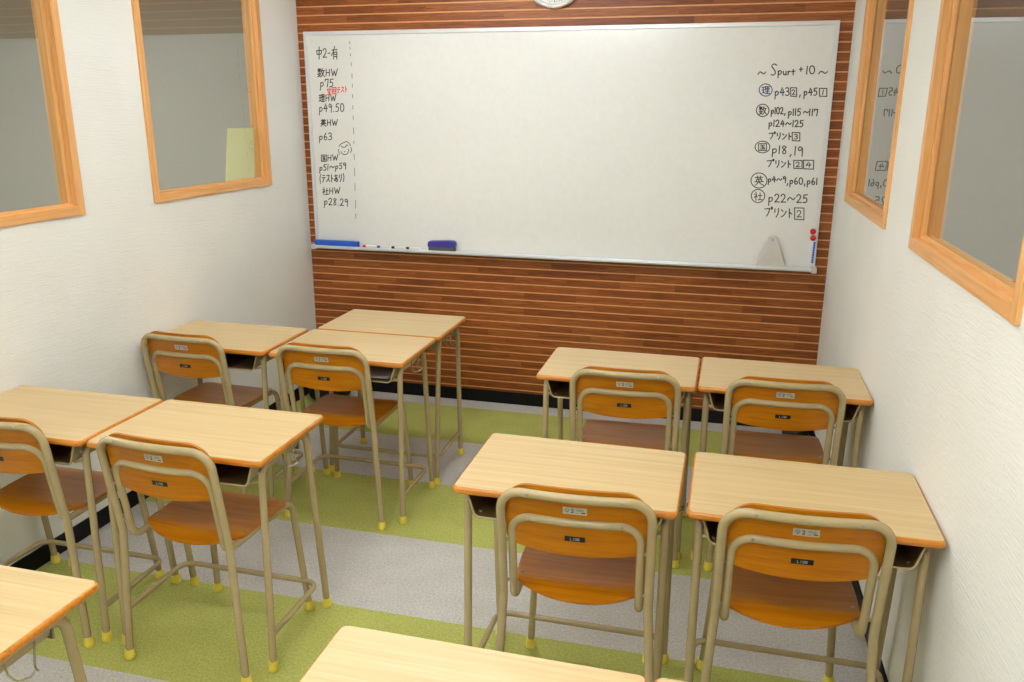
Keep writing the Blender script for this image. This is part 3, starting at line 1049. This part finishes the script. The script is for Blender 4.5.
# ------------------------------------------------------------------ school chair
def make_chair():
    root = empty('school_chair')
    R1, R2 = 0.0118, 0.0108
    kz, ky, kx = 0.45, -0.188, 0.190
    tz, ty = 0.771, -0.236
    bow = 0.018

    def yb(x, z, w=0.19):             # back plane: leaning, bowed backwards in the middle
        return ky + (ty - ky) * (z - kz) / (tz - kz) - bow * (1 - min(1, (x / w) ** 2))

    def arch(zt, hw, rad, off, r_z0):
        pts = []
        za = zt - rad
        lean = (ty - ky) / (tz - kz)
        pts.append(Vector((-hw, ky + lean * (r_z0 - kz) + off, r_z0)))
        for zz in (r_z0 + (za - r_z0) * .5,):
            pts.append(Vector((-hw, ky + lean * (zz - kz) + off, zz)))
        for k in range(10):
            a = PI - PI / 2 * k / 9
            x, zz = -hw + rad + rad * math.cos(a), za + rad * math.sin(a)
            pts.append(Vector((x, yb(x, zz, hw) + off, zz)))
        for k in range(1, 12):
            x = (-hw + rad) + (2 * hw - 2 * rad) * k / 12
            pts.append(Vector((x, yb(x, zt, hw) + off, zt)))
        for p in reversed(pts[:12]):
            pts.append(Vector((-p.x, p.y, p.z)))
        return pts

    # outer back frame, one pipe from seat level over the top
    bm = BM()
    a = arch(tz, kx, 0.058, 0, kz)
    tube(bm, a, R1, 14)
    obj('back_frame', bm, M['pipe'], root, True)
    for s in (-1, 1):
        bm = BM()
        up = a[0] if s < 0 else a[-1]
        tube(bm, fillet([Vector((s * kx, up.y - (ty - ky) / (tz - kz) * -.0, kz + .004)), Vector((s * kx, up.y, kz - .004)), (s * 0.215, -0.204, .012)], .03, 4), R1 * 1.002, 14)
        lg = obj('leg', bm, M['pipe'], root, True)
        make_cap(lg, s * .215, -.204)
    # inner pipe: lower arch, down the posts, forward under the seat
    hw2 = 0.1645
    zr = 0.425
    inn = arch(0.695, hw2, 0.055, 0.010, 0.475)
    lean = (ty - ky) / (tz - kz)
    ylow = ky + lean * (zr - kz) + .010
    left = fillet([inn[0], (-hw2, ylow, zr), (-hw2, 0.10, zr)], .042, 8)
    right = [Vector((-p.x, p.y, p.z)) for p in left]
    path = list(reversed(left)) + inn[1:-1] + right
    bm = BM()
    tube(bm, path, R2, 14)
    obj('seat_frame', bm, M['pipe'], root, True)
    for s in (-1, 1):
        bm = BM()
        tube(bm, fillet([(s * hw2, 0.10, zr), (s * hw2, 0.176, zr), (s * 0.188, 0.204, .012)], .045, 8), R2 * 1.001, 14)
        lg = obj('leg', bm, M['pipe'], root, True)
        make_cap(lg, s * .188, .204, 0, .0158)
        for zz in (0.487, 0.615):
            bm = BM()
            y = ky + lean * (zz - kz) + .004
            tube(bm, [(s * (hw2 + .006), y + .004, zz), (s * (kx - .006), y, zz)], .0045, 8)
            obj('spacer', bm, M['pipe'], root, True)
    # backrest plywood sits in front of both arches
    bm = BM()
    W_, zt, zb, rc, rb, th = 0.180, 0.790, 0.592, 0.066, 0.028, 0.009

    def topz(x):
        d = abs(x) - (W_ - rc)
        return zt - (0 if d <= 0 else rc - math.sqrt(max(0, rc * rc - d * d)))

    def botz(x):
        d = abs(x) - (W_ - rb)
        return zb + .020 * (x / W_) ** 2 + (0 if d <= 0 else rb - math.sqrt(max(0, rb * rb - d * d)))
    nx, nz = 36, 8
    xs = [-W_ * math.cos(PI * i / nx) for i in range(nx + 1)]
    fr, bk = [], []
    for x in xs:
        cf_, cb = [], []
        for j in range(nz + 1):
            z = botz(x) + (topz(x) - botz(x)) * j / nz
            y = yb(x, z) + R1 + .0012
            cb.append(bm.verts.new((x, y, z)))
            cf_.append(bm.verts.new((x, y + th, z)))
        bk.append(cb)
        fr.append(cf_)
    for i in range(nx):
        for j in range(nz):
            bm.faces.new((bk[i][j], bk[i + 1][j], bk[i + 1][j + 1], bk[i][j + 1]))
            bm.faces.new((fr[i][j], fr[i][j + 1], fr[i + 1][j + 1], fr[i + 1][j]))
        for j in (0, nz):
            bm.faces.new((bk[i][j], bk[i + 1][j], fr[i + 1][j], fr[i][j]))
    for i in (0, nx):
        for j in range(nz):
            bm.faces.new((bk[i][j], bk[i][j + 1], fr[i][j + 1], fr[i][j]))
    back = obj('backrest', bm, M['ply'], root, True)

    # sticker with the size number, and the black maker's tag
    def on_back(x, z, d):
        return Vector((x, yb(x, z) + R1 + .0012 - d, z))

    def plate(name, x0, x1, z0, z1, mat):
        bm = BM()
        g = 6
        a_ = [[bm.verts.new(on_back(x0 + (x1 - x0) * i / g, z, d)) for i in range(g + 1)] for z, d in ((z0, .0002), (z0, .0012), (z1, .0012), (z1, .0002))]
        for q, w in zip(a_, a_[1:]):
            for i in range(g):
                bm.faces.new((q[i], q[i + 1], w[i + 1], w[i]))
        for i in (0, g):
            bm.faces.new([a_[k][i] for k in range(4)])
        for i in range(g):
            bm.faces.new((a_[3][i], a_[3][i + 1], a_[0][i + 1], a_[0][i]))
        return obj(name, bm, mat, back)

    def letters(bm, toks, x0, x1, z0, z1, w):
        k = (x1 - x0) / len(toks)
        for i, tk in enumerate(toks):
            for st in tk:
                P = [on_back(x0 + k * (i + .12 + .76 * u), z1 - (z1 - z0) * v, .0018) for u, v in st]
                mid = sum(p.y for p in P) / len(P)
                flat_ribbon(bm, [(p.x, p.z) for p in P], w, mid)
    stk = plate('size_sticker', -.030, .030, .7195, .7395, M['sticker'])
    tag(stk, 'silver size sticker with the number 2')
    bm = BM()
    letters(bm, [G['2'][1]], -.010, -.002, .725, .735, .0022)
    letters(bm, [[ell(.5, .4, .45, .35), [(.3, .9), (.8, .9)], [(.3, .4), (.7, .4)]]], -.026, -.013, .724, .736, .0011)
    for z in (.7345, .731, .7245):
        letters(bm, [[[(0, .5), (1, .5)]]], .001, .014 if z < .727 else .026, z - .001, z + .001, .0009)
    letters(bm, [[[(0, .5), (1, .5)]]], .016, .027, .724, .728, .003)
    obj('print', bm, M['print'], stk)
    tg = plate('name_tag', -.026, .026, .638, .653, M['tag'])
    tag(tg, 'black maker tag with white lettering')
    bm = BM()
    LI = [[(0, 0), (0, 1)], [(0, 1), (.9, 1)]]
    I_ = [[(.5, 0), (.5, 1)]]
    O_ = [ell(.5, .5, .48, .5, 14)]
    N_ = [[(.05, 1), (.05, 0)], [(.05, 0), (.95, 1)], [(.95, 1), (.95, 0)]]
    letters(bm, [LI, I_, O_, N_], -.012, .012, .6420, .6490, .0013)
    obj('lettering', bm, plain('pale_lettering', (176, 176, 174), 0.5), tg)

    # seat: dished plywood, bowed rear edge rolled down, front edge rolled down a little
    bm = BM()
    ST, th = 0.4465, 0.009
    nx, ny = 26, 26

    def rear(x):
        return -0.098 - 0.060 * (1 - (abs(x) / 0.18) ** 2.2) ** .8

    def wid(t):
        return 0.176 + 0.005 * math.sin(PI * t)

    def sz(x, y):
        z = ST - 0.006 * math.cos(PI * min(1, abs(x) / .20) * .5) * max(0, math.cos((y - .0) / .2 * PI * .5))
        if y < -0.088:
            z -= 3.6 * (y + .088) ** 2
        if y > 0.10:
            z -= 3.0 * (y - .10) ** 2
        return z
    tp, bt = [], []
    for i in range(nx + 1):
        u = -math.cos(PI * i / nx)
        ct, cb = [], []
        for j in range(ny + 1):
            v = j / ny
            x = u * .18
            yr, yf_ = rear(x), 0.158 - 0.03 * max(0, (abs(u) - .84) / .16) ** 2
            y = yr + (yf_ - yr) * v
            x *= wid(v) / .18
            z = sz(x, y)
            ct.append(bm.verts.new((x, y, z)))
            cb.append(bm.verts.new((x, y, z - th)))
        tp.append(ct)
        bt.append(cb)
    for i in range(nx):
        for j in range(ny):
            bm.faces.new((tp[i][j], tp[i + 1][j], tp[i + 1][j + 1], tp[i][j + 1]))
            bm.faces.new((bt[i][j], bt[i][j + 1], bt[i + 1][j + 1], bt[i + 1][j]))
        for j in (0, ny):
            bm.faces.new((tp[i][j], tp[i + 1][j], bt[i + 1][j], bt[i][j]))
    for i in (0, nx):
        for j in range(ny):
            bm.faces.new((tp[i][j], tp[i][j + 1], bt[i][j + 1], bt[i][j]))
    seat = obj('seat', bm, M['ply'], root, True)
    for s in (-1, 1):
        for y in (-.072, .118):
            bm = BM()
            x = s * (hw2 - .002)
            lathe(bm, [(.0058, 0), (.0058, .0012), (.003, .0022)], 12, 0, 'Z', (x, y, sz(x, y) - .0003))
            tag(obj('screw', bm, M['screw'], seat, True), 'steel screw head')
        for z, hw in ((tz, kx), (.695, hw2)):
            bm = BM()
            x = s * 0.118
            yy = yb(x, z, hw) - (R1 if z == tz else R2 - .010) + .0015
            lathe(bm, [(.0045, 0), (.0042, -.0014), (.002, -.0022)], 12, 0, 'Y', (x, yy, z + .002))
            tag(obj('screw', bm, M['screw'], back, True), 'steel screw head')
    return root


desk0 = make_desk()
chair0 = make_chair()
ux = DW / 2
DESKS = [   # left-rear corner x, y, yaw, label
    (0.622, -0.756, PI, 'school desk nearest the slatted wall, facing backwards, joined to another desk'),
    (0.613, -1.166, 0, 'school desk with papers in its tray, pushed against the desk nearest the slatted wall'),
    (-0.004, -1.163, 0, 'school desk against the left wall in the row nearest the whiteboard'),
    (-0.026, -2.158, 0, 'school desk against the left wall under the left window frames, second row from the board'),
    (0.581, -2.153, 0, 'school desk left of the aisle in the second row from the board'),
    (1.749, -1.157, 0, 'school desk right of the aisle in the row nearest the whiteboard'),
    (2.351, -1.141, 0, 'school desk against the right wall in the row nearest the whiteboard'),
    (1.749, -2.155, 0, 'school desk right of the aisle in the second row from the board'),
    (2.367, -2.139, 0, 'school desk against the right wall, second row, partly shading the wall'),
    (0.580, -3.178, 0, 'school desk cut off by the lower left corner of the picture'),
    (1.738, -3.184, 0, 'empty beech desktop cut off by the bottom edge right of the aisle'),
    (2.345, -3.181, 0, 'school desk of which only a sliver shows at the bottom edge beside the right wall'),
]
for i, (x, y, rz, lab) in enumerate(DESKS):
    o = desk0 if i == 0 else copy_tree(desk0)
    o.location = (x + 0.3, y - DD / 2, 0)
    o.rotation_euler = (0, 0, rz)
    tag(o, lab, 'desk', 'beech-topped school desks')
CHAIRS = [
    (0.898, -1.400, 0.0, 'school chair left of the aisle in the front row below the indigo eraser'),
    (0.268, -1.400, -0.03, 'school chair nearest the left wall in the front row'),
    (0.282, -2.372, 0.03, 'school chair cut off by the left edge of the picture'),
    (0.900, -2.395, -0.05, 'whole orange school chair left of the aisle in the second row'),
    (2.090, -1.395, 0.03, 'school chair right of the aisle in the front row'),
    (2.645, -1.365, 0.03, 'school chair nearest the right wall in the front row'),
    (2.090, -2.400, 0.045, 'school chair right of the aisle in the second row, centre of the picture'),
    (2.634, -2.365, 0.05, 'school chair nearest the right wall in the second row'),
]
for i, (x, y, rz, lab) in enumerate(CHAIRS):
    o = chair0 if i == 0 else copy_tree(chair0)
    o.location = (x, y, 0)
    o.rotation_euler = (0, 0, rz)
    tag(o, lab, 'chair', 'orange plywood school chairs')

# papers in one tray
bm = BM()
for k, (dx_, dy_, a) in enumerate(((0, 0, .05), (.012, .006, -.08), (-.008, -.004, .16))):
    vs = box(bm, -.105, .105, -.074, .074, k * .0022, k * .0022 + .0018)
    for v in vs:
        x, y = v.co.x, v.co.y
        v.co.x = x * math.cos(a) - y * math.sin(a) + dx_
        v.co.y = x * math.sin(a) + y * math.cos(a) + dy_
o = obj('papers', bm, M['greypaper'])
o.location = (1.02, -1.45, 0.6300)
tag(o, 'few grey papers lying in the tray of the front row desk left of the aisle', 'papers')

# black bag in the left front corner
bag = empty('bag', (0.178, -0.20, 0))
tag(bag, 'black bag on the floor in the left front corner under the desks', 'bag')
bm = BM()
bmesh.ops.create_icosphere(bm, subdivisions=4, radius=1)
for v in bm.verts:
    c = v.co
    f = [math.copysign(abs(q) ** .62, q) for q in c]
    v.co = Vector((f[0] * .115, f[1] * .12, .085 + f[2] * .085 - .01 * (c.z > 0) * math.sin(c.x * 3)))
    if v.co.z < .002:
        v.co.z = 0.0
obj('bag_body', bm, M['cloth'], bag, True)
for s in (-1, 1):
    bm = BM()
    tube(bm, fillet([(-.05, s * .045, .150), (-.045, s * .06, .20), (.045, s * .06, .20), (.05, s * .045, .150)], .03), .006, 8)
    obj('handle', bm, M['cloth'], bag, True)

# charcoal bin in the right front corner
bn = empty('waste_bin', (2.842, -0.095, 0))
tag(bn, 'small round charcoal bin on the floor in the right front corner', 'bin')
bm = BM()
lathe(bm, [(.058, 0), (.064, .004), (.074, .21), (.077, .214), (.077, .222), (.071, .222), (.069, .21), (.060, .012), (.002, .010)], 32)
obj('bin_body', bm, M['bin'], bn, True)
